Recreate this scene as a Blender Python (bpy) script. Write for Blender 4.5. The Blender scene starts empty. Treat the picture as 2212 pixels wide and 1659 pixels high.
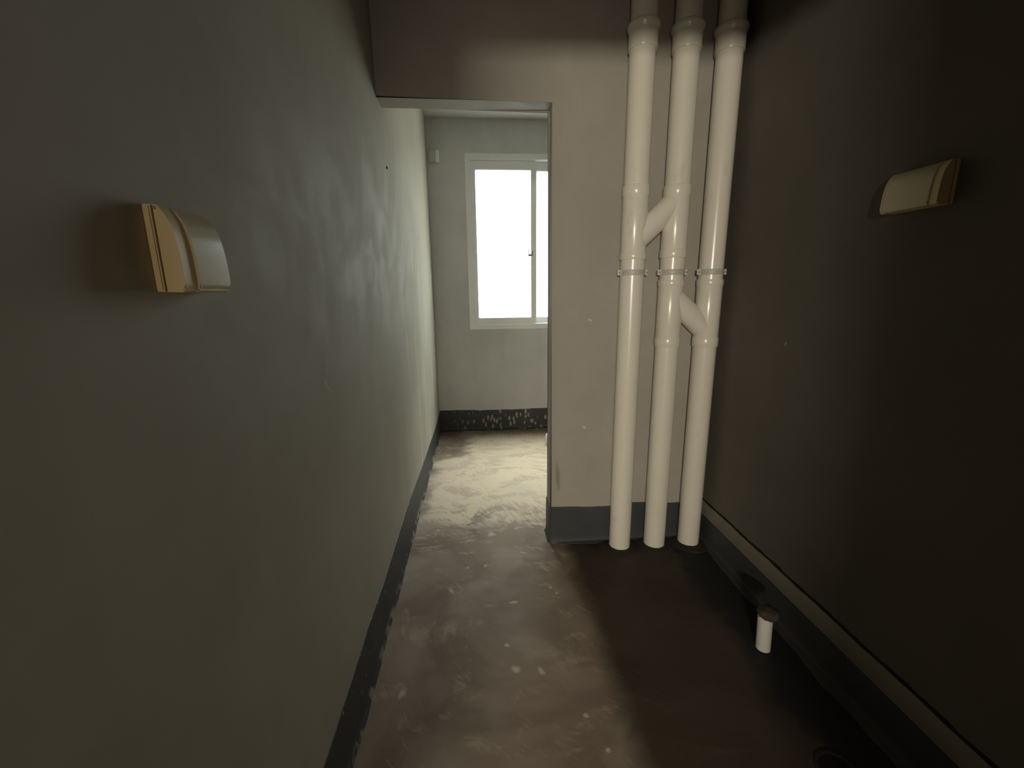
import bpy, bmesh, math, random
from mathutils import Vector, Matrix

random.seed(7)
S = bpy.context.scene
C = S.collection

# ------------------------------------------------------------------ camera
F_PX, PITCH, YAW, ROLL = 911.98, 0.2153, 0.0764, -0.0120
EYE = 1.3479
cam_d = bpy.data.cameras.new('camera')
cam = bpy.data.objects.new('camera', cam_d)
C.objects.link(cam)
cam_d.sensor_fit = 'HORIZONTAL'
cam_d.sensor_width = 36.0
cam_d.lens = F_PX * 36.0 / 2212.0
cam_d.clip_start = 0.01
cam.matrix_world = (Matrix.Translation((0, 0, EYE)) @ Matrix.Rotation(-YAW, 4, 'Z')
                    @ Matrix.Rotation(math.pi / 2 - PITCH, 4, 'X') @ Matrix.Rotation(ROLL, 4, 'Z'))
S.camera = cam

# ------------------------------------------------------------------ dimensions (metres, camera foot at the origin)
XL, XR = -0.41, 1.20          # left and right wall
YD, TD = 2.058, 0.121         # wall with the doorway, its thickness
XJ = 0.357                    # right jamb of the doorway
HD = 2.167                    # underside of the lintel
YE = 4.066                    # wall with the window
HC = 2.81                     # ceiling
YB = -0.45                    # rear wall, doorway behind the camera
YH = -4.0                     # end of the hall behind
WX0, WX1, WZ0, WZ1 = -0.083, 1.150, 0.999, 2.541   # window opening

# ------------------------------------------------------------------ light and exposure
S.view_settings.view_transform = 'Standard'
S.view_settings.look = 'None'
S.view_settings.gamma = 1.0
S.view_settings.use_curve_mapping = False
S.view_settings.exposure = 0.0
S.cycles.use_denoising = True
S.cycles.max_bounces = 12
S.cycles.diffuse_bounces = 8
S.cycles.sample_clamp_indirect = 8.0
S.cycles.caustics_reflective = False
S.cycles.caustics_refractive = False

SKY = 60.0
w = bpy.data.worlds.new('overcast_sky')
S.world = w
w.use_nodes = True
nt = w.node_tree
nt.nodes.clear()
o = nt.nodes.new('ShaderNodeOutputWorld')
bg = nt.nodes.new('ShaderNodeBackground')
tc = nt.nodes.new('ShaderNodeTexCoord')
sx = nt.nodes.new('ShaderNodeSeparateXYZ')
rp = nt.nodes.new('ShaderNodeValToRGB')
mr = nt.nodes.new('ShaderNodeMapRange')
mr.inputs[1].default_value = -1.0
mr.inputs[2].default_value = 1.0
nt.links.new(tc.outputs['Generated'], sx.inputs[0])
nt.links.new(sx.outputs[2], mr.inputs[0])
nt.links.new(mr.outputs[0], rp.inputs[0])
el = rp.color_ramp.elements
el[0].position = 0.44          # facades across the yard
el[0].color = (0.105, 0.103, 0.095, 1)
el[1].position = 0.56
el[1].color = (0.118, 0.120, 0.117, 1)
e2 = el.new(0.76)
e2.color = (0.125, 0.130, 0.130, 1)
e3 = el.new(0.90)              # open overcast sky above them
e3.color = (0.62, 0.64, 0.63, 1)
nt.links.new(rp.outputs[0], bg.inputs[0])
bg.inputs[1].default_value = SKY
nt.links.new(bg.outputs[0], o.inputs[0])

# the window is a portal for the sky light
pd = bpy.data.lights.new('window_portal', 'AREA')
pd.shape = 'RECTANGLE'
pd.size = WX1 - WX0
pd.size_y = WZ1 - WZ0
pd.cycles.is_portal = True
po = bpy.data.objects.new('window_portal', pd)
C.objects.link(po)
po.location = ((WX0 + WX1) / 2, YE + 0.19, (WZ0 + WZ1) / 2)
po.rotation_euler = (-math.pi / 2, 0, 0)

# far daylight at the end of the hall behind the camera, seen through the rear doorway
hd = bpy.data.lights.new('hall_daylight', 'AREA')
hd.shape = 'RECTANGLE'
hd.size = 0.50
hd.size_y = 0.12
hd.color = (1.0, 0.90, 0.73)
hd.energy = 115.0
ho = bpy.data.objects.new('hall_daylight', hd)
C.objects.link(ho)
ho.location = (-1.0, -3.3, 1.70)
d = Vector((0.7, 2.0, 1.5)) - Vector(ho.location)
ho.rotation_euler = d.to_track_quat('-Z', 'Y').to_euler()

# added soft fill behind the camera, lifting the cover's side and upper wall
gd = bpy.data.lights.new('hall_fill', 'AREA')
gd.shape = 'RECTANGLE'
gd.size = 1.1
gd.size_y = 1.3
gd.color = (1.0, 0.90, 0.74)
gd.energy = 40.0
go = bpy.data.objects.new('hall_fill', gd)
C.objects.link(go)
go.location = (-0.45, -3.7, 1.30)
go.rotation_euler = (math.pi / 2, 0, 0)

# ------------------------------------------------------------------ node helper
class NT:
    def __init__(self, name):
        self.m = bpy.data.materials.new(name)
        self.m.use_nodes = True
        self.t = self.m.node_tree
        self.b = self.t.nodes['Principled BSDF']
        tc = self.t.nodes.new('ShaderNodeTexCoord')
        self.P = tc.outputs['Object']
        s = self.t.nodes.new('ShaderNodeSeparateXYZ')
        self.t.links.new(self.P, s.inputs[0])
        self.x, self.y, self.z = s.outputs

    def put(self, sock, v):
        if isinstance(v, (int, float)):
            sock.default_value = v
        elif isinstance(v, tuple):
            sock.default_value = v if len(v) == len(sock.default_value) else tuple(v) + (1,)
        else:
            self.t.links.new(v, sock)

    def math(self, op, a, b=0.0, c=None, clamp=False):
        n = self.t.nodes.new('ShaderNodeMath')
        n.operation = op
        n.use_clamp = clamp
        self.put(n.inputs[0], a)
        self.put(n.inputs[1], b)
        if c is not None:
            self.put(n.inputs[2], c)
        return n.outputs[0]

    def scale(self, v, s):
        n = self.t.nodes.new('ShaderNodeVectorMath')
        n.operation = 'MULTIPLY'
        self.put(n.inputs[0], v)
        n.inputs[1].default_value = s
        return n.outputs[0]

    def noise(self, scale, detail=4, rough=0.55, dist=0.0, vec=None, col=False):
        n = self.t.nodes.new('ShaderNodeTexNoise')
        self.put(n.inputs['Vector'], vec or self.P)
        n.inputs['Scale'].default_value = scale
        n.inputs['Detail'].default_value = detail
        n.inputs['Roughness'].default_value = rough
        n.inputs['Distortion'].default_value = dist
        return n.outputs['Color' if col else 'Fac']

    def voronoi(self, scale, vec=None, feature='F1'):
        n = self.t.nodes.new('ShaderNodeTexVoronoi')
        n.feature = feature
        self.put(n.inputs['Vector'], vec or self.P)
        n.inputs['Scale'].default_value = scale
        return n.outputs['Distance']

    def ramp(self, v, a, b, lo=0.0, hi=1.0, smooth=True):
        n = self.t.nodes.new('ShaderNodeMapRange')
        n.interpolation_type = 'SMOOTHSTEP' if smooth else 'LINEAR'
        self.put(n.inputs[0], v)
        n.inputs[1].default_value = a
        n.inputs[2].default_value = b
        n.inputs[3].default_value = lo
        n.inputs[4].default_value = hi
        return n.outputs[0]

    def mix(self, f, a, b):
        n = self.t.nodes.new('ShaderNodeMix')
        n.data_type = 'RGBA'
        self.put(n.inputs[0], f)
        self.put(n.inputs[6], a)
        self.put(n.inputs[7], b)
        return n.outputs[2]

    def blob(self, cx, cy, rx, ry, ax='xy', ang=0.0, soft=0.6, wob=0.0):
        """soft ellipse mask at a fixed place on the surface"""
        A, B = {'xy': (self.x, self.y), 'yz': (self.y, self.z), 'xz': (self.x, self.z)}[ax]
        dx = self.math('SUBTRACT', A, cx)
        dy = self.math('SUBTRACT', B, cy)
        ca, sa = math.cos(ang), math.sin(ang)
        u = self.math('ADD', self.math('MULTIPLY', dx, ca / rx), self.math('MULTIPLY', dy, sa / rx))
        v = self.math('ADD', self.math('MULTIPLY', dx, -sa / ry), self.math('MULTIPLY', dy, ca / ry))
        r = self.math('SQRT', self.math('ADD', self.math('MULTIPLY', u, u), self.math('MULTIPLY', v, v)))
        if wob:
            r = self.math('ADD', r, self.math('MULTIPLY', self.math('SUBTRACT', self.noise(30, 3), 0.5), wob))
        return self.ramp(r, 1.0, 1.0 - soft)

    def maxi(self, vals):
        r = vals[0]
        for v in vals[1:]:
            r = self.math('MAXIMUM', r, v)
        return r

    def bump(self, h, strength, dist):
        n = self.t.nodes.new('ShaderNodeBump')
        n.inputs['Strength'].default_value = strength
        n.inputs['Distance'].default_value = dist
        self.put(n.inputs['Height'], h)
        self.t.links.new(n.outputs[0], self.b.inputs['Normal'])

    def done(self, col, rough=0.6, spec=0.5):
        self.put(self.b.inputs['Base Color'], col)
        self.put(self.b.inputs['Roughness'], rough)
        self.put(self.b.inputs['Specular IOR Level'], spec)
        return self.m


# ------------------------------------------------------------------ materials
def plaster(name, a, b, streak, marks=None, rough=0.6, spec=0.4):
    """cement render: big clouds, vertical trowel streaks, small pits"""
    n = NT(name)
    cloud = n.noise(1.6, 3, 0.5)
    patch = n.noise(6.0, 5, 0.6, 0.6)
    st = n.noise(5.5, 3, 0.5, 0.2, vec=n.scale(n.P, (1.0, 1.0, 0.12)))
    f = n.math('ADD', n.math('MULTIPLY', cloud, 0.5), n.math('MULTIPLY', patch, 0.3))
    f = n.math('ADD', f, n.math('MULTIPLY', st, streak))
    f = n.ramp(f, 0.30, 0.62 + streak * 0.5)
    col = n.mix(f, a, b)
    if marks:
        col = marks(n, col)
    fine = n.noise(55, 4, 0.6)
    h = n.math('ADD', n.math('MULTIPLY', st, 1.6 * streak / 0.35), n.math('MULTIPLY', fine, 0.12))
    h = n.math('ADD', h, n.math('MULTIPLY', patch, 0.6))
    n.bump(h, 0.22, 0.006)
    return n.done(col, n.ramp(patch, 0.3, 0.7, rough - 0.06, rough + 0.08), spec)


def left_marks(n, col):
    smear = n.maxi([n.blob(1.135, 1.115, 0.011, 0.012, 'yz', 0.0, 0.7, 0.5),
                    n.blob(1.147, 1.100, 0.018, 0.005, 'yz', -0.8, 0.7, 0.5),
                    n.blob(1.165, 1.088, 0.006, 0.012, 'yz', 0.3, 0.7, 0.5)])
    faint = n.blob(1.155, 1.160, 0.014, 0.05, 'yz', -0.25, 0.9, 0.6)
    col = n.mix(n.math('MULTIPLY', faint, 0.22), col, (0.55, 0.52, 0.45))
    col = n.mix(n.math('MULTIPLY', smear, 0.40), col, (0.66, 0.64, 0.56))
    # pale runs of lime in the far room
    runs = n.ramp(n.noise(16, 3, 0.5, 0.2, vec=n.scale(n.P, (1, 1, 0.07))), 0.56, 0.70)
    runs = n.math('MULTIPLY', runs, n.ramp(n.y, 2.0, 2.5))
    runs = n.math('MULTIPLY', runs, n.ramp(n.z, 1.9, 1.4))
    return n.mix(n.math('MULTIPLY', runs, 0.45), col, (0.62, 0.58, 0.48))


def front_marks(n, col):
    specks = n.maxi([n.blob(0.547, 1.206, 0.013, 0.006, 'xz', -0.5, 0.4, 0.8),
                     n.blob(0.532, 0.655, 0.013, 0.012, 'xz', 0.0, 0.8, 0.5)])
    damp = n.blob(0.395, 0.385, 0.016, 0.12, 'xz', 0.06, 0.7, 0.5)
    col = n.mix(n.math('MULTIPLY', specks, 0.45), col, (0.8, 0.78, 0.72))
    return n.mix(n.math('MULTIPLY', damp, 0.45), col, (0.12, 0.11, 0.09))


def right_marks(n, col):
    s = n.maxi([n.blob(1.565, 1.135, 0.004, 0.010, 'yz', 0.0, 0.5, 0.6)])
    return n.mix(n.math('MULTIPLY', s, 0.6), col, (0.7, 0.68, 0.6))


M = {}
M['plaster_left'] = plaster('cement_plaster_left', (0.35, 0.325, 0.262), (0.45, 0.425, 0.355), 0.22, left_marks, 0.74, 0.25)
M['plaster_front'] = plaster('cement_plaster_front', (0.325, 0.303, 0.265), (0.40, 0.373, 0.33), 0.12, front_marks, 0.7)
M['plaster_back'] = plaster('cement_plaster_back', (0.54, 0.55, 0.55), (0.66, 0.67, 0.67), 0.20, None, 0.7)
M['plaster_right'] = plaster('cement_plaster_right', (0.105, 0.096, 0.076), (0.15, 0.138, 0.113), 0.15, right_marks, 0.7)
M['plaster_ceiling'] = plaster('cement_plaster_ceiling', (0.44, 0.43, 0.40), (0.52, 0.51, 0.48), 0.05, None, 0.8)


def make_floor():
    n = NT('cement_screed_floor')
    big = n.noise(2.2, 4, 0.55, 0.8)
    base = n.mix(n.ramp(big, 0.35, 0.65), (0.165, 0.122, 0.088), (0.245, 0.190, 0.145))
    # warped coordinates for brushed sweeps of dry cement
    warp = n.noise(1.3, 2, 0.5, 0.0, col=True)
    vm = n.t.nodes.new('ShaderNodeVectorMath')
    vm.operation = 'MULTIPLY_ADD'
    n.t.links.new(warp, vm.inputs[0])
    vm.inputs[1].default_value = (0.45, 0.45, 0)
    n.t.links.new(n.P, vm.inputs[2])
    V = vm.outputs[0]
    sweep = n.noise(4.6, 7, 0.62, 0.28, vec=n.scale(V, (1.0, 2.0, 1)))
    rot = n.t.nodes.new('ShaderNodeVectorRotate')
    rot.inputs['Angle'].default_value = 0.9
    n.t.links.new(V, rot.inputs[0])
    fine = n.noise(20.0, 5, 0.65, 0.25, vec=n.scale(rot.outputs[0], (0.7, 3.4, 1)))
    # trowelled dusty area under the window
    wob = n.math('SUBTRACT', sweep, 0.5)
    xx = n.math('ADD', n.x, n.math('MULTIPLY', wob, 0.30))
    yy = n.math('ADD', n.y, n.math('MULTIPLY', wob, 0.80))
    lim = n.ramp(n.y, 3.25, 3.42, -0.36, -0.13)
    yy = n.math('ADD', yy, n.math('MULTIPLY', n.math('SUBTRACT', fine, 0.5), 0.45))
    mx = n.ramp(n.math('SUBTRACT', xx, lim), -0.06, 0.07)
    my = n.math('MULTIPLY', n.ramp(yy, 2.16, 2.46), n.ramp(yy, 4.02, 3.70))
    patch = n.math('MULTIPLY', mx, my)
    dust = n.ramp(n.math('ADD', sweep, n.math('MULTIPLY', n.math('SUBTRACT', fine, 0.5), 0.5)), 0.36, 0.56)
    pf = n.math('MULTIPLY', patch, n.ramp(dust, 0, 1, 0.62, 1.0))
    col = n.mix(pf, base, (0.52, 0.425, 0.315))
    # loose pale swirls nearer the camera
    sw = n.ramp(n.math('ADD', sweep, n.math('MULTIPLY', n.math('SUBTRACT', fine, 0.5), 0.35)), 0.53, 0.74)
    near = n.ramp(n.y, 2.6, 1.2, 0.85, 0.42)
    col = n.mix(n.math('MULTIPLY', n.math('MULTIPLY', sw, near), n.math('SUBTRACT', 1.0, pf)), col, (0.46, 0.40, 0.315))
    # soft pale cloud patches
    cl = n.ramp(n.noise(4.2, 2, 0.4, 0.4), 0.52, 0.66)
    col = n.mix(n.math('MULTIPLY', cl, 0.28), col, (0.36, 0.325, 0.27))
    # fallen drops
    drops = [(0.04, 2.17, .030, .034), (-0.09, 1.88, .012, .012), (0.00, 1.89, .016, .012), (0.20, 1.98, .006, .030),
             (0.10, 1.28, .022, .026), (0.19, 1.27, .026, .014), (0.075, 1.39, .016, .014), (0.31, 1.09, .012, .010),
             (0.35, 0.98, .012, .010), (0.19, 2.22, .025, .012), (-0.27, 2.24, .012, .010), (-0.30, 1.22, .028, .018),
             (0.12, 1.62, .012, .030), (-0.16, 1.72, .030, .012), (0.30, 1.70, .010, .010), (0.32, 1.66, .008, .008)]
    dm = n.maxi([n.blob(a, b, c, d_, 'xy', 0.4 * i, 0.8, 1.5) for i, (a, b, c, d_) in enumerate(drops)])
    col = n.mix(n.math('MULTIPLY', dm, 0.55), col, (0.60, 0.53, 0.42))
    scr = n.noise(13.0, 3, 0.5, 0.0, vec=n.scale(rot.outputs[0], (0.35, 5.0, 1)))
    scr = n.math('MULTIPLY', n.ramp(scr, 0.665, 0.70), n.ramp(n.noise(2.6, 2), 0.48, 0.58))
    col = n.mix(n.math('MULTIPLY', scr, 0.35), col, (0.55, 0.48, 0.38))
    sp = n.ramp(n.voronoi(26), 0.055, 0.030)
    sp = n.math('MULTIPLY', sp, n.ramp(n.noise(3, 2), 0.5, 0.6))
    col = n.mix(n.math('MULTIPLY', sp, 0.6), col, (0.62, 0.55, 0.44))
    # waterproofing paint lapping on to the floor by the right wall and under the pipes, plus the jamb's shadow painted in brown
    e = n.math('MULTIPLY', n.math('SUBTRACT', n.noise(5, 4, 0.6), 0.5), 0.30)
    jamb_shade_coat = n.math('MULTIPLY', n.ramp(n.math('ADD', n.x, n.math('MULTIPLY', e, 0.4)), 0.38, 0.50), n.ramp(n.y, YD + 0.06, YD + 0.02))
    col = n.mix(n.math('MULTIPLY', jamb_shade_coat, 0.86), col, (0.026, 0.021, 0.012))
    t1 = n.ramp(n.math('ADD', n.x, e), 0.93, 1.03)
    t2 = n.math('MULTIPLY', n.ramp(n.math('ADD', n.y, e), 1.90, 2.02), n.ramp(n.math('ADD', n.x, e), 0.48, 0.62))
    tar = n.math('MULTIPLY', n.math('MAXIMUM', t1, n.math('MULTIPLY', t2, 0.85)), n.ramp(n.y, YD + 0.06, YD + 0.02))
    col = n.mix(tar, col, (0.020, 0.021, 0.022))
    h = n.math('ADD', n.math('MULTIPLY', sweep, 1.0), n.math('MULTIPLY', fine, 0.35))
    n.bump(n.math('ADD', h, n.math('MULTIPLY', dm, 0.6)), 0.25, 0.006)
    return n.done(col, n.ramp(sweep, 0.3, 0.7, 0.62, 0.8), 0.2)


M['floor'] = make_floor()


def tar_mat():
    n = NT('black_waterproof_paint')
    f = n.noise(7, 4, 0.6)
    col = n.mix(f, (0.032, 0.035, 0.038), (0.066, 0.069, 0.072))
    v = n.scale(n.P, (1.0, 1.0, 0.45))
    s1 = n.ramp(n.math('ADD', n.voronoi(26, v), n.math('MULTIPLY', n.noise(60, 2), 0.18)), 0.43, 0.33)
    where = n.math('MULTIPLY', n.ramp(n.y, 2.2, 3.9), n.ramp(n.math('ADD', n.x, n.math('MULTIPLY', n.noise(6, 2), 0.3)), -0.30, 0.42))
    s1 = n.math('MULTIPLY', s1, n.math('MULTIPLY', where, n.ramp(n.noise(9, 2), 0.30, 0.42)))
    big = n.maxi([n.blob(0.10, 0.105, 0.011, 0.042, 'xz', -0.35, 0.6, 0.8), n.blob(0.36, 0.115, 0.008, 0.02, 'xz', 0, 0.6, 0.8),
                  n.blob(0.50, 0.07, 0.014, 0.02, 'xz', 0, 0.6, 0.8)])
    big = n.math('MULTIPLY', big, n.ramp(n.y, 3.6, 3.9))
    s2 = n.math('MULTIPLY', n.ramp(n.math('ADD', n.voronoi(24, n.scale(n.P, (1, 1, 0.6))), n.math('MULTIPLY', n.noise(60, 2), 0.15)), 0.22, 0.14),
                n.math('MULTIPLY', n.ramp(n.noise(4, 2), 0.46, 0.56), n.ramp(n.x, -0.36, -0.40)))
    foot = n.math('MULTIPLY', n.ramp(n.z, 0.05, 0.008), n.math('MULTIPLY', n.ramp(n.noise(14, 3), 0.45, 0.6), n.ramp(n.x, -0.36, -0.40)))
    s = n.maxi([s1, big, s2, n.math('MULTIPLY', foot, 0.6)])
    col = n.mix(n.math('MULTIPLY', s, 0.85), col, (0.42, 0.36, 0.27))
    n.bump(n.math('ADD', f, n.math('MULTIPLY', n.noise(60, 3), 0.3)), 0.4, 0.006)
    return n.done(col, 0.55, 0.35)


M['tar'] = tar_mat()


def simple(name, col, rough=0.4, spec=0.5, var=0.12, sc=9.0):
    n = NT(name)
    c2 = tuple(c * (1 - var) for c in col)
    return n.done(n.mix(n.noise(sc, 4), c2, col), rough, spec)


def pvc_mat():
    n = NT('grey_white_pvc')
    c = n.mix(n.noise(7, 4, 0.6), (0.74, 0.70, 0.605), (0.80, 0.76, 0.67))
    dirt = n.ramp(n.noise(18, 5, 0.65, 0.5, vec=n.scale(n.P, (1, 1, 0.35))), 0.58, 0.72)
    c = n.mix(n.math('MULTIPLY', dirt, 0.22), c, (0.42, 0.38, 0.31))
    return n.done(c, 0.24, 0.5)


M['pvc'] = pvc_mat()
M['clamp'] = simple('clamp_steel_painted', (0.55, 0.53, 0.47), 0.45)
M['lug'] = simple('lug_zinc', (0.66, 0.63, 0.56), 0.4)
M['cream'] = simple('cream_plastic', (0.62, 0.54, 0.37), 0.21, 0.6, 0.06)
M['cream_warm_lit'] = simple('cream_plastic_warm_lit', (0.80, 0.63, 0.34), 0.38, 0.5, 0.06)  # same cream plastic with the warm light on the cheeks painted in
M['seam'] = simple('brown_seam', (0.20, 0.155, 0.08), 0.7, 0.2)
M['dark'] = simple('dull_black', (0.02, 0.02, 0.018), 0.9, 0.1)
M['upvc'] = simple('white_window_profile', (0.86, 0.88, 0.88), 0.35, 0.5, 0.04)
M['latch'] = simple('grey_latch', (0.30, 0.30, 0.31), 0.45)
M['white_pipe'] = simple('white_stub_pvc', (0.86, 0.84, 0.76), 0.35)
M['bright_white'] = simple('white_plastic', (0.85, 0.85, 0.83), 0.3, 0.5, 0.03)
M['plug'] = simple('muddy_plug', (0.10, 0.082, 0.055), 0.9, 0.2, 0.5, 40)
M['box_grey'] = simple('grey_box_body', (0.62, 0.61, 0.58), 0.6)
M['box_white'] = simple('pale_box_cover', (0.90, 0.92, 0.91), 0.5)
M['ledge'] = simple('bare_cement_strip', (0.25, 0.228, 0.175), 0.75, 0.3, 0.35, 14)
M['drain'] = simple('dull_drain_rim', (0.035, 0.032, 0.028), 0.8, 0.2)
M['mortar'] = simple('dark_mortar', (0.045, 0.042, 0.034), 0.85, 0.2, 0.5, 25)


def glass_mat():
    m = bpy.data.materials.new('dusty_window_glass')
    m.use_nodes = True
    t = m.node_tree
    t.nodes.clear()
    out = t.nodes.new('ShaderNodeOutputMaterial')
    tr = t.nodes.new('ShaderNodeBsdfTransparent')
    gl = t.nodes.new('ShaderNodeBsdfGlossy')
    tl = t.nodes.new('ShaderNodeBsdfTranslucent')
    gl.inputs['Roughness'].default_value = 0.05
    lw = t.nodes.new('ShaderNodeLayerWeight')      # facing weight: the same from both faces of the thin pane
    pw = t.nodes.new('ShaderNodeMath')
    pw.operation = 'POWER'
    pw.inputs[1].default_value = 5.0
    t.links.new(lw.outputs['Facing'], pw.inputs[0])
    fr = t.nodes.new('ShaderNodeMath')
    fr.operation = 'MULTIPLY_ADD'
    fr.inputs[1].default_value = 0.5
    fr.inputs[2].default_value = 0.04
    t.links.new(pw.outputs[0], fr.inputs[0])
    nz = t.nodes.new('ShaderNodeTexNoise')
    tc = t.nodes.new('ShaderNodeTexCoord')
    t.links.new(tc.outputs['Object'], nz.inputs['Vector'])
    nz.inputs['Scale'].default_value = 14
    mr = t.nodes.new('ShaderNodeMapRange')
    mr.inputs[1].default_value = 0.4
    mr.inputs[2].default_value = 0.7
    mr.inputs[3].default_value = 0.03
    mr.inputs[4].default_value = 0.07
    t.links.new(nz.outputs['Fac'], mr.inputs[0])
    tr.inputs[0].default_value = (0.97, 1.0, 0.98, 1)
    m1 = t.nodes.new('ShaderNodeMixShader')
    m2 = t.nodes.new('ShaderNodeMixShader')
    t.links.new(mr.outputs[0], m1.inputs[0])
    t.links.new(tr.outputs[0], m1.inputs[1])
    t.links.new(tl.outputs[0], m1.inputs[2])
    t.links.new(fr.outputs[0], m2.inputs[0])
    t.links.new(m1.outputs[0], m2.inputs[1])
    t.links.new(gl.outputs[0], m2.inputs[2])
    t.links.new(m2.outputs[0], out.inputs[0])
    return m


M['glass'] = glass_mat()

# ------------------------------------------------------------------ geometry helpers
def box(bm, x0, x1, y0, y1, z0, z1, bev=0.0, seg=2):
    vs = [bm.verts.new((x, y, z)) for x in (x0, x1) for y in (y0, y1) for z in (z0, z1)]
    fs = [(0, 1, 3, 2), (4, 6, 7, 5), (0, 4, 5, 1), (2, 3, 7, 6), (0, 2, 6, 4), (1, 5, 7, 3)]
    F = [bm.faces.new([vs[i] for i in f]) for f in fs]
    if bev:
        ed = {e for f in F for e in f.edges}
        bmesh.ops.bevel(bm, geom=list(ed), offset=bev, segments=seg, affect='EDGES', profile=0.5)


def frame_xz(bm, x0, x1, z0, z1, wl, wr, wb, wt, y0, y1, bev=0.003):
    """rectangular ring in the XZ plane"""
    out = [(x0, z0), (x1, z0), (x1, z1), (x0, z1)]
    inn = [(x0 + wl, z0 + wb), (x1 - wr, z0 + wb), (x1 - wr, z1 - wt), (x0 + wl, z1 - wt)]
    V = {}
    for nm, L in (('o', out), ('i', inn)):
        for k, (x, z) in enumerate(L):
            for s, y in ((0, y0), (1, y1)):
                V[nm, k, s] = bm.verts.new((x, y, z))
    E = []
    for k in range(4):
        l = (k + 1) % 4
        bm.faces.new([V['o', k, 0], V['o', l, 0], V['i', l, 0], V['i', k, 0]])
        bm.faces.new([V['o', k, 1], V['i', k, 1], V['i', l, 1], V['o', l, 1]])
        f1 = bm.faces.new([V['o', k, 0], V['o', k, 1], V['o', l, 1], V['o', l, 0]])
        f2 = bm.faces.new([V['i', k, 0], V['i', l, 0], V['i', l, 1], V['i', k, 1]])
        E += [e for f in (f1, f2) for e in f.edges]
    if bev:
        bmesh.ops.bevel(bm, geom=list(set(E)), offset=bev, segments=2, affect='EDGES')


def revolve(bm, prof, seg=48, axis_a=None, axis_b=None, cap=True):
    """prof = [(r, t)] turned around the line a->b, t in metres along it"""
    a = Vector(axis_a)
    dr = (Vector(axis_b) - a).normalized()
    ref = Vector((0, 0, 1)) if abs(dr.z) < 0.9 else Vector((1, 0, 0))
    u = dr.cross(ref).normalized()
    v = dr.cross(u)
    rings = []
    for r, t in prof:
        rings.append([bm.verts.new(a + dr * t + (u * math.cos(2 * math.pi * k / seg) + v * math.sin(2 * math.pi * k / seg)) * r)
                      for k in range(seg)])
    for A, B in zip(rings, rings[1:]):
        for k in range(seg):
            bm.faces.new([A[k], A[(k + 1) % seg], B[(k + 1) % seg], B[k]])
    if cap:
        bm.faces.new(rings[0][::-1])
        bm.faces.new(rings[-1])


def obj(name, bm, mat, parent=None, smooth=False, loc=None, angle=35):
    bmesh.ops.recalc_face_normals(bm, faces=bm.faces)
    if loc is not None:
        bmesh.ops.translate(bm, verts=bm.verts, vec=-Vector(loc))
    me = bpy.data.meshes.new(name)
    bm.to_mesh(me)
    bm.free()
    me.materials.append(mat)
    ob = bpy.data.objects.new(name, me)
    C.objects.link(ob)
    if loc is not None:
        ob.location = loc
    if smooth:
        me.shade_smooth()
        me.set_sharp_from_angle(angle=math.radians(angle))
    if parent is not None:
        ob.parent = parent
        if parent.type == 'EMPTY' and loc is None:
            ob.location = -Vector(parent.location)
    return ob


def struct(name, bm, mat, smooth=False, parent=None):
    ob = obj(name, bm, mat, parent, smooth)
    if parent is None:
        ob['kind'] = 'structure'
    return ob


def thing(name, label, cat, loc, group=None):
    e = bpy.data.objects.new(name, None)
    e.empty_display_size = 0.1
    C.objects.link(e)
    e.location = loc
    e['label'] = label
    e['category'] = cat
    if group:
        e['group'] = group
    return e


def tag(ob, label, cat, group=None):
    ob['label'] = label
    ob['category'] = cat
    if group:
        ob['group'] = group
    return ob


def B():
    return bmesh.new()


# ------------------------------------------------------------------ the room shell
T = 0.20
bm = B(); box(bm, -2.2, XR + T, YH - T, YE + T, -0.12, 0.0)
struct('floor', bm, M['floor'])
bm = B(); box(bm, -2.2, XR + T, YH - T, YE + T, HC, HC + 0.12)
struct('ceiling', bm, M['plaster_ceiling'])
bm = B(); box(bm, XL - T, XL, YB - 0.12, YE + T, 0, HC)
struct('wall_left', bm, M['plaster_left'])
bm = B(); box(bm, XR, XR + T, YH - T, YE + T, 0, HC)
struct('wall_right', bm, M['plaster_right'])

# wall with the doorway: an inverted L (lintel + solid part right of the jamb), worn soft corners
bm = B()
pts = [(XL, HD), (XL, HC), (XR, HC), (XR, 0), (XJ, 0), (XJ, HD)]
f0 = [bm.verts.new((x, YD, z)) for x, z in pts]
f1 = [bm.verts.new((x, YD + TD, z)) for x, z in pts]
bm.faces.new(f0)
bm.faces.new(f1[::-1])
for k in range(6):
    l = (k + 1) % 6
    bm.faces.new([f0[k], f1[k], f1[l], f0[l]])
bm.edges.ensure_lookup_table()
sel = []
for e in bm.edges:
    a, b = e.verts[0].co, e.verts[1].co
    if abs(a.y - b.y) < 1e-6 and ((abs(a.x - XJ) < 1e-6 and abs(b.x - XJ) < 1e-6) or (abs(a.z - HD) < 1e-6 and abs(b.z - HD) < 1e-6)):
        sel.append(e)
bmesh.ops.bevel(bm, geom=sel, offset=0.007, segments=3, affect='EDGES')
struct('wall_front', bm, M['plaster_front'], smooth=True)

# wall with the window
bm = B()
xs = [XL, WX0, WX1, XR]
zs = [0, WZ0, WZ1, HC]
for y in (YE, YE + T):
    g = [[bm.verts.new((x, y, z)) for z in zs] for x in xs]
    for i in range(3):
        for k in range(3):
            if (i, k) != (1, 1):
                bm.faces.new([g[i][k], g[i + 1][k], g[i + 1][k + 1], g[i][k + 1]])
    if y == YE:
        g0 = g
for (i, k), (p, q) in [((1, 1), (2, 1)), ((2, 1), (2, 2)), ((2, 2), (1, 2)), ((1, 2), (1, 1))]:
    bm.faces.new([g0[i][k], g0[p][q], g[p][q], g[i][k]])
struct('wall_back', bm, M['plaster_back'])

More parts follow.
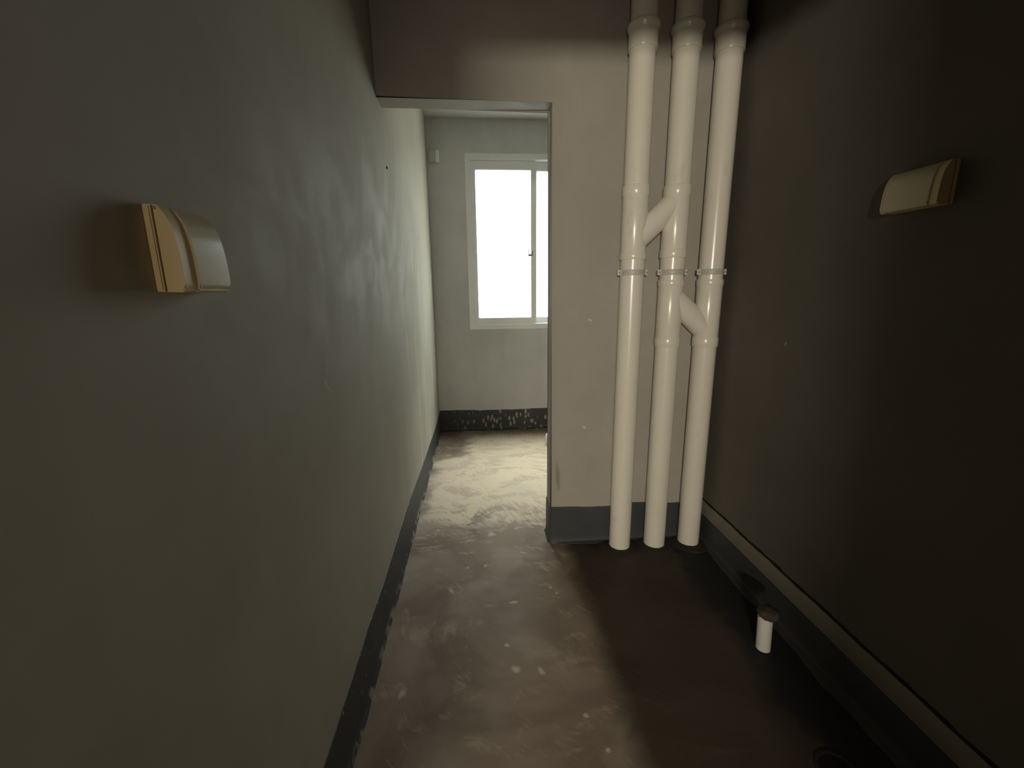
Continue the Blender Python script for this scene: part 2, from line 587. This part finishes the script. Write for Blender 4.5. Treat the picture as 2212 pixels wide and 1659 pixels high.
# wall behind the camera with its own doorway, and the dark hall beyond
bm = B()
RX0, RX1, RH = XL, 0.31, 2.05
pts = [(XL - T, 0), (XL - T, HC), (XR, HC), (XR, 0), (RX1, 0), (RX1, RH), (RX0, RH), (RX0, 0)]
f0 = [bm.verts.new((x, YB, z)) for x, z in pts]
f1 = [bm.verts.new((x, YB - 0.12, z)) for x, z in pts]
bm.faces.new(f0)
bm.faces.new(f1[::-1])
for k in range(8):
    l = (k + 1) % 8
    bm.faces.new([f0[k], f1[k], f1[l], f0[l]])
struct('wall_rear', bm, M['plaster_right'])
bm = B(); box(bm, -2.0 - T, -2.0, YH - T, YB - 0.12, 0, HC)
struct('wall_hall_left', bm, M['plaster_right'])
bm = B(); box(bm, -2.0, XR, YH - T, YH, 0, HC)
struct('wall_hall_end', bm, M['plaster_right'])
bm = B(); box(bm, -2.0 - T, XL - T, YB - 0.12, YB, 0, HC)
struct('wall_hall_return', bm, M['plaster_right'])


# ------------------------------------------------------------------ black waterproofing upstands
def hnoise(s, k):
    return (math.sin(s * 7.3 + k) + 0.6 * math.sin(s * 17.1 + 2.1 * k) + 0.4 * math.sin(s * 41.7 + 3.3 * k)) / 2.0


def upstand(name, path, normals, topf, foot=0.02, step=0.02, seed=0.0):
    """painted band running along path; normals point into the room"""
    bm = B()
    prev = None
    s = 0.0
    for (p, q), (n0, n1) in zip(zip(path, path[1:]), normals):
        L = math.hypot(q[0] - p[0], q[1] - p[1])
        m = max(2, int(L / step))
        for i in range(m + (1 if (p, q) == (path[-2], path[-1]) else 0)):
            t = i / m
            x, y = p[0] + (q[0] - p[0]) * t, p[1] + (q[1] - p[1]) * t
            nx, ny = n0[0] + (n1[0] - n0[0]) * t, n0[1] + (n1[1] - n0[1]) * t
            top = topf(x, y) + 0.004 * hnoise(s + L * t, seed)
            ft = (foot(x, y) if callable(foot) else foot) * (1 + 0.25 * hnoise((s + L * t) * 1.7, seed + 5))
            prof = [(-0.002, top), (0.0025, top - 0.002), (0.004, top - 0.012), (0.004, 0.035), (0.006, 0.016), (0.011, 0.006), (ft, 0.0012), (ft + 0.002, -0.004), (-0.002, -0.004)]
            ring = [bm.verts.new((x + nx * a, y + ny * a, z)) for a, z in prof]
            if prev:
                for k in range(len(ring)):
                    l = (k + 1) % len(ring)
                    bm.faces.new([prev[k], ring[k], ring[l], prev[l]])
            prev = ring
        s += L
    return struct(name, bm, M['tar'], smooth=True)


def left_top(x, y):
    pts = [(-1, .219), (0.84, .219), (1.03, .218), (1.28, .223), (1.5, .215), (1.86, .226), (2.2, .226), (2.9, .190), (3.55, .178), (4.07, .185)]
    for (a, b), (c, d_) in zip(pts, pts[1:]):
        if y <= c:
            return b + (d_ - b) * (y - a) / (c - a)
    return pts[-1][1]


upstand('baseboard_left', [(XL, YB), (XL, YE)], [((1, 0), (1, 0))], left_top, 0.012, seed=1)
upstand('baseboard_back', [(XL, YE), (XR, YE)], [((0, -1), (0, -1))], lambda x, y: 0.202 + 0.006 * math.cos((x + .3) * 5), 0.05, seed=2)
sq = 0.7071
upstand('baseboard_front', [(XJ, YD + TD + 0.002), (XJ, YD + 0.006), (XJ + 0.006, YD), (XR, YD)],
        [((-1, 0), (-1, 0)), ((-1, 0), (0, -1)), ((0, -1), (0, -1))],
        lambda x, y: 0.214 - 0.012 * max(0, min(1, (x - 0.45) / 0.2)) + (0.014 if 0.78 < x < 0.95 else 0.0),
        lambda x, y: 0.0125 + 0.018 * max(0, min(1, (x - XJ - 0.01) / 0.08)), seed=3)
upstand('baseboard_right', [(XR, YD), (XR, YB)], [((-1, 0), (-1, 0))],
        lambda x, y: 0.163 + 0.004 * math.sin(y * 9), 0.04, seed=4)
upstand('baseboard_far_right', [(XR, YE), (XR, YD + TD)], [((-1, 0), (-1, 0))], lambda x, y: 0.2, 0.03, seed=6)

# bare cement strip above the paint on the right wall, with the dark line along its top
bm = B()
prev = None
N = 90
for i in range(N + 1):
    y = YD - 0.006 + (YB - YD + 0.01) * i / N
    top = 0.222 + 0.003 * hnoise(i * 0.08, 9)
    ring = [bm.verts.new((x, y, z)) for x, z in ((XR + 0.004, 0.150), (XR - 0.011, 0.150), (XR - 0.012, 0.17), (XR - 0.011, top - 0.012), (XR - 0.006, top - 0.002), (XR + 0.004, top))]
    if prev:
        for k in range(6):
            l = (k + 1) % 6
            bm.faces.new([prev[k], ring[k], ring[l], prev[l]])
    prev = ring
led = struct('trim_1', bm, M['ledge'], smooth=True)
bm = B()
prev = None
for i in range(N + 1):
    y = YD - 0.006 + (YB - YD + 0.01) * i / N
    top = 0.222 + 0.003 * hnoise(i * 0.08, 9)
    wd = 0.009 + 0.004 * hnoise(i * 0.19, 3)
    ring = [bm.verts.new((x, y, z)) for x, z in ((XR + 0.003, top - 0.002), (XR - 0.0035, top - 0.001), (XR - 0.0015, top + wd), (XR + 0.003, top + wd))]
    if prev:
        for k in range(4):
            l = (k + 1) % 4
            bm.faces.new([prev[k], ring[k], ring[l], prev[l]])
    prev = ring
g = obj('top_line', bm, M['dark'], led)
g['label'] = 'dark line above the cement strip'

# ------------------------------------------------------------------ window
win = bpy.data.objects.new('window_1', None)
C.objects.link(win)
win.location = (WX0, YE, WZ0)
win['kind'] = 'structure'
bm = B(); frame_xz(bm, WX0, WX1, WZ0, WZ1, .045, .045, .048, .050, YE - 0.004, YE + 0.085, .004)
frame_xz(bm, WX0 + .036, WX1 - .036, WZ0 + .040, WZ1 - .042, .012, .012, .012, .012, YE + 0.012, YE + 0.080, .002)
obj('window_frame', bm, M['upvc'], win, smooth=True)


def sash(x0, x1, wl, wr, y0, y1):
    z0, z1 = WZ0 + 0.052, WZ1 - 0.054
    bm = B(); frame_xz(bm, x0, x1, z0, z1, wl, wr, .056, .079, y0, y1, .004)
    frame_xz(bm, x0 + wl - .010, x1 - wr + .010, z0 + .046, z1 - .069, .008, .008, .008, .008, y0 - .003, y1 - .004, .002)
    s = obj('window_sash', bm, M['upvc'], win, smooth=True)
    bm = B(); box(bm, x0 + wl - .006, x1 - wr + .006, (y0 + y1) / 2 - .0025, (y0 + y1) / 2 + .0025, z0 + .050, z1 - .073)
    p = obj('pane', bm, M['glass'], s)
    return s


s1 = sash(-0.036, 0.556, .042, .052, YE + 0.016, YE + 0.044)
s2 = sash(0.520, 1.103, .042, .044, YE + 0.048, YE + 0.076)
# crescent latch on the front sash's meeting stile
bm = B()
box(bm, .506, .522, YE + .000, YE + .016, 1.672, 1.716, .003)
box(bm, .476, .512, YE - .004, YE + .010, 1.668, 1.688, .005)
box(bm, .478, .486, YE - .004, YE + .006, 1.684, 1.732, .003)
l = obj('latch', bm, M['latch'], s1, smooth=True)
l['label'] = 'grey crescent latch'
bm = B(); box(bm, WX0 - 0.01, WX1 + 0.01, YE + 0.085, YE + T + 0.03, WZ0 - 0.03, WZ0 - 0.002, .004)
obj('window_sill', bm, M['upvc'], win)

# ------------------------------------------------------------------ the three soil pipes
PX = [0.7254, 0.9175, 1.1096]
PY = 1.9987
R = 0.055
CL = 1.428


def sleeve(bm, x, z0, z1, r=0.0605, lip=True):
    prof = [(R - .004, 0), (r - .0015, 0), (r, .003), (r, z1 - z0 - .004), (r - .002, z1 - z0), (R - .004, z1 - z0)]
    revolve(bm, prof, 48, (x, PY, z0), (x, PY, z1), cap=False)


def pipe(x, label, marks, clampx=True):
    t = thing('drain_pipe', label, 'pipe', (x, PY, 0), 'three vertical drain pipes')
    # main tube, foot slightly ragged
    bm = B()
    revolve(bm, [(R, 0), (R, HC + 0.0)], 64, (x, PY, 0), (x, PY, HC))
    for v in bm.verts:
        if v.co.z < 0.01:
            a = math.atan2(v.co.y - PY, v.co.x - x)
            v.co.z = 0.001 + 0.002 * (1 + math.sin(3 * a + x * 9))
    obj('pipe_tube', bm, M['pvc'], t, smooth=True)
    # top coupling with its rolled socket lip
    bm = B()
    revolve(bm, [(R - .003, 0), (.0590, 0), (.0605, .004), (.0605, .066), (.0625, .072), (.0675, .080), (.0685, .088), (.0660, .097), (.0590, .103), (R - .003, .106)],
            48, (x, PY, 2.338), (x, PY, 2.5), cap=False)
    obj('coupling', bm, M['pvc'], t, smooth=True)
    for a, b in marks:
        bm = B(); sleeve(bm, x, a, b)
        obj('coupling', bm, M['pvc'], t, smooth=True)
    # wall clamp
    bm = B()
    revolve(bm, [(R - .002, -.013), (R + .0028, -.013), (R + .0036, -.010), (R + .0036, .010), (R + .0028, .013), (R - .002, .013)],
            48, (x, PY, CL), (x, PY, CL + 1), cap=False)
    box(bm, x - .006, x + .006, PY + R - .004, YD + .001, CL - .010, CL + .010, .001)
    c = obj('pipe_clamp', bm, M['clamp'], t, smooth=True)
    for s in (-1, 1):
        bm = B()
        w_ = .017 if s < 0 else .012
        xa = x + s * (R + .0015)
        xb = xa + s * w_
        cy = PY - .012
        # folded ear with the bolt through it
        box(bm, min(xa, xb), max(xa, xb), cy - .005, cy - .0025, CL - .013, CL + .013, .0008)
        box(bm, min(xa, xb), max(xa, xb), cy + .0025, cy + .005, CL - .013, CL + .013, .0008)
        obj('clamp_ear', bm, M['lug'], c, smooth=True)
        bm = B()
        xm = (xa + xb) / 2 + s * .001
        revolve(bm, [(.0042, 0), (.0042, .004), (.0018, .005), (.0018, .020)], 6, (xm, cy - .010, CL), (xm, cy + 1, CL))
        obj('bolt', bm, M['latch'], c)
    return t


def branch(parent, xa, za, xb, zb):
    A, Bv = Vector((xa, PY, za)), Vector((xb, PY, zb))
    L = (Bv - A).length
    bm = B()
    revolve(bm, [(.0535, 0.0), (.0535, L + .008)], 56, A, Bv)
    ob = obj('cross_branch', bm, M['pvc'], parent, smooth=True)
    ob['label'] = 'slanting connecting branch'
    return ob


pA = pipe(PX[0], 'left of the three vertical white drain pipes, its branch rising right to the middle one',
          [(1.762, 1.806), (1.486, 1.516)])
branch(pA, PX[0], 1.565, PX[1], 1.748)
pB = pipe(PX[1], 'middle of the three vertical white drain pipes, a branch meeting it on either side',
          [(1.762, 1.808), (1.492, 1.530), (1.364, 1.393), (1.078, 1.124)])
branch(pB, PX[1], 1.322, PX[2], 1.148)
pC = pipe(PX[2], 'right of the three vertical white drain pipes, nearest the dark right wall',
          [(1.364, 1.394), (1.074, 1.120)])
# wye bodies are a touch thicker than the tube
for p_, x, a, b in ((pA, PX[0], 1.486, 1.80), (pB, PX[1], 1.492, 1.80), (pB, PX[1], 1.078, 1.39), (pC, PX[2], 1.074, 1.39)):
    bm = B(); sleeve(bm, x, a, b, 0.0578)
    obj('wye_body', bm, M['pvc'], p_, smooth=True)

# rings of dark mortar where the pipes enter the floor
fl = bpy.data.objects['floor']
for k, x in enumerate(PX):
    bm = B()
    seg = 40
    rings = []
    for r, z in ((R - .002, .006), (R + .008, .005), (R + .03, .004), (R + .05, .0012), (R + .055, -.002)):
        rings.append([bm.verts.new((x + (r * (1 + .08 * math.sin(3 * a_ + k) if r > R + .01 else 1)) * math.cos(a_),
                                    PY + min(0.055, 0.9 * r * math.sin(a_)) if math.sin(a_) > 0 else PY + r * (1 + .1 * math.sin(2 * a_ + k * 2)) * math.sin(a_), z))
                      for a_ in (2 * math.pi * i / seg for i in range(seg))])
    for A, Bq in zip(rings, rings[1:]):
        for i in range(seg):
            bm.faces.new([A[i], A[(i + 1) % seg], Bq[(i + 1) % seg], Bq[i]])
    obj('mortar_ring', bm, M['mortar'], fl, smooth=True)


# ------------------------------------------------------------------ switch covers on the side walls
def splash_cover(side, xw, y0, y1, z0, z1, label, dside, dmid, my0, my1):
    """curved flip-up cover: base plate, cover with flat cheeks, raised middle"""
    t = thing('socket_cover', label, 'socket cover', (xw, (y0 + y1) / 2, z0), 'curved covers on the side walls')
    H = z1 - z0
    sx = 1 if side == 'left' else -1

    def solid(prof, ya, yb, mat, name, bev=.0015, label_=None):
        bm = B()
        A = [bm.verts.new((xw + sx * d_, ya, z0 + H * z)) for d_, z in prof]
        Bv = [bm.verts.new((xw + sx * d_, yb, z0 + H * z)) for d_, z in prof]
        fa = bm.faces.new(A)
        fb = bm.faces.new(Bv[::-1])
        n = len(prof)
        for k in range(n):
            l_ = (k + 1) % n
            bm.faces.new([A[k], Bv[k], Bv[l_], A[l_]])
        if bev:
            bmesh.ops.bevel(bm, geom=list(set(fa.edges) | set(fb.edges)), offset=bev, segments=2, affect='EDGES')
        ob = obj(name, bm, mat, t, smooth=True, angle=50)
        return ob

    def curve(D):
        base = [(.42, 1.0), (.53, .965), (.66, .90), (.78, .81), (.87, .70), (.925, .58), (.965, .45), (.99, .28), (1.0, .12), (.985, .05), (.93, .01), (.82, -.01)]
        # smooth the polyline
        out = []
        for (a, b), (c, e) in zip(base, base[1:]):
            out += [(a, b), ((a + c) / 2 * 1.003, (b + e) / 2 + .002)]
        out.append(base[-1])
        return [(a * D, b) for a, b in out]

    solid([(-.001, 0), (.0098, 0), (.0098, 1.0), (-.001, 1.0)], y0, y1, M['cream_warm_lit'], 'base_plate', .002)
    solid([(.0106, -.005), (.0106, 1.0)] + curve(dside), y0 + .001, y1 - .001, M['cream_warm_lit'], 'cover', .0022)
    solid([(.014, .0), (.014, .97)] + [(a, b) for a, b in curve(dmid)], my0, my1, M['cream'], 'raised_lid', .0028)
    # thin joint between plate and lid
    bm = B(); box(bm, min(xw + sx * .0094, xw + sx * .0110), max(xw + sx * .0094, xw + sx * .0110), y0 + .0016, y1 - .0016, z0 + .001, z0 + H - .002)
    obj('joint', bm, M['seam'], t)
    # hinge pin
    bm = B(); revolve(bm, [(.0022, 0), (.0022, (y1 - y0) - .004)], 12, (xw + sx * .0145, y0 + .0004, z1 - .0045), (xw + sx * .0145, y1, z1 - .0045))
    obj('hinge_pin', bm, M['latch'], t)
    return t


splash_cover('left', XL, .588, .687, 1.353, 1.459, 'cream curved plastic socket cover on the brighter left wall', .0365, .0405, .613, .683)
splash_cover('right', XR, 1.045, 1.202, 1.552, 1.656, 'cream curved plastic socket cover on the dark right wall', .0455, .0490, 1.066, 1.190)

# ------------------------------------------------------------------ small things
# nail hole / anchor on the left wall
bm = B(); revolve(bm, [(.006, 0), (.007, .004), (.003, .007)], 10, (XL - .002, 2.188, 1.922), (XL + 1, 2.188, 1.922))
tag(obj('wall_plug', bm, M['dark'], None), 'small dark anchor hole high on the left wall beyond the lintel', 'wall plug')

# junction box on the far wall
t = thing('junction_box', 'small grey junction box high in the left corner of the window wall', 'junction box', (-.345, YE, 2.455))
bm = B(); box(bm, -.388, -.330, YE - .030, YE + .001, 2.462, 2.548, .003)
obj('box_body', bm, M['box_grey'], t, smooth=True)
bm = B(); box(bm, -.334, -.302, YE - .036, YE + .001, 2.456, 2.552, .003)
o_ = obj('side_cover', bm, M['box_white'], t, smooth=True)
o_['label'] = 'paler side cover'
bm = B(); revolve(bm, [(.006, 0), (.006, .010)], 12, (-.375, YE - .016, 2.546), (-.375, YE - .016, 3))
obj('cable_gland', bm, M['box_white'], t)

# white pipe stub near the right wall, slightly leaning, plugged at the top
t = thing('pipe_stub', 'short white pipe stub rising from the dark floor by the right wall', 'pipe', (1.054, 1.290, 0))
a, b = Vector((1.054, 1.290, -.004)), Vector((1.046, 1.290, .168))
bm = B(); revolve(bm, [(.0255, 0), (.0255, .150), (.0245, .155)], 40, a, b)
obj('pipe_tube', bm, M['white_pipe'], t, smooth=True)
bm = B()
revolve(bm, [(.020, .140), (.027, .141), (.034, .148), (.037, .156), (.036, .166), (.031, .173), (.020, .176)], 24, a, b)
random.seed(3)
for v in bm.verts:
    v.co += Vector((random.uniform(-.004, .004) + .010, random.uniform(-.004, .004), random.uniform(-.004, .004)))
p_ = obj('plug', bm, M['plug'], t, smooth=True, angle=60)
p_['label'] = 'muddy brown rag plug in the top'

# white stub behind the jamb, below the window
t = thing('pipe_stub', 'bright white pipe end on the far floor peeking out behind the door jamb', 'pipe', (.622, 3.58, 0))
a, b = Vector((.622, 3.58, -.004)), Vector((.622, 3.58, 1))
bm = B(); revolve(bm, [(.034, 0), (.040, .012), (.050, .035), (.054, .055), (.053, .075), (.044, .096), (.028, .108)], 36, a, b)
obj('pipe_end', bm, M['bright_white'], t, smooth=True)

# floor drain rim in the dark corner at the bottom of the frame
t = thing('floor_drain', 'faint round drain rim on the dark floor in the lower right', 'floor drain', (.985, .865, 0))
bm = B(); revolve(bm, [(.046, -.003), (.046, .004), (.049, .006), (.056, .005), (.059, -.003)], 40, (.985, .865, 0), (.985, .865, 1), cap=False)
obj('drain_rim', bm, M['drain'], t, smooth=True)
bm = B(); revolve(bm, [(.046, -.004), (.046, .0006)], 32, (.985, .865, 0), (.985, .865, 1))
obj('drain_cover', bm, M['dark'], t)
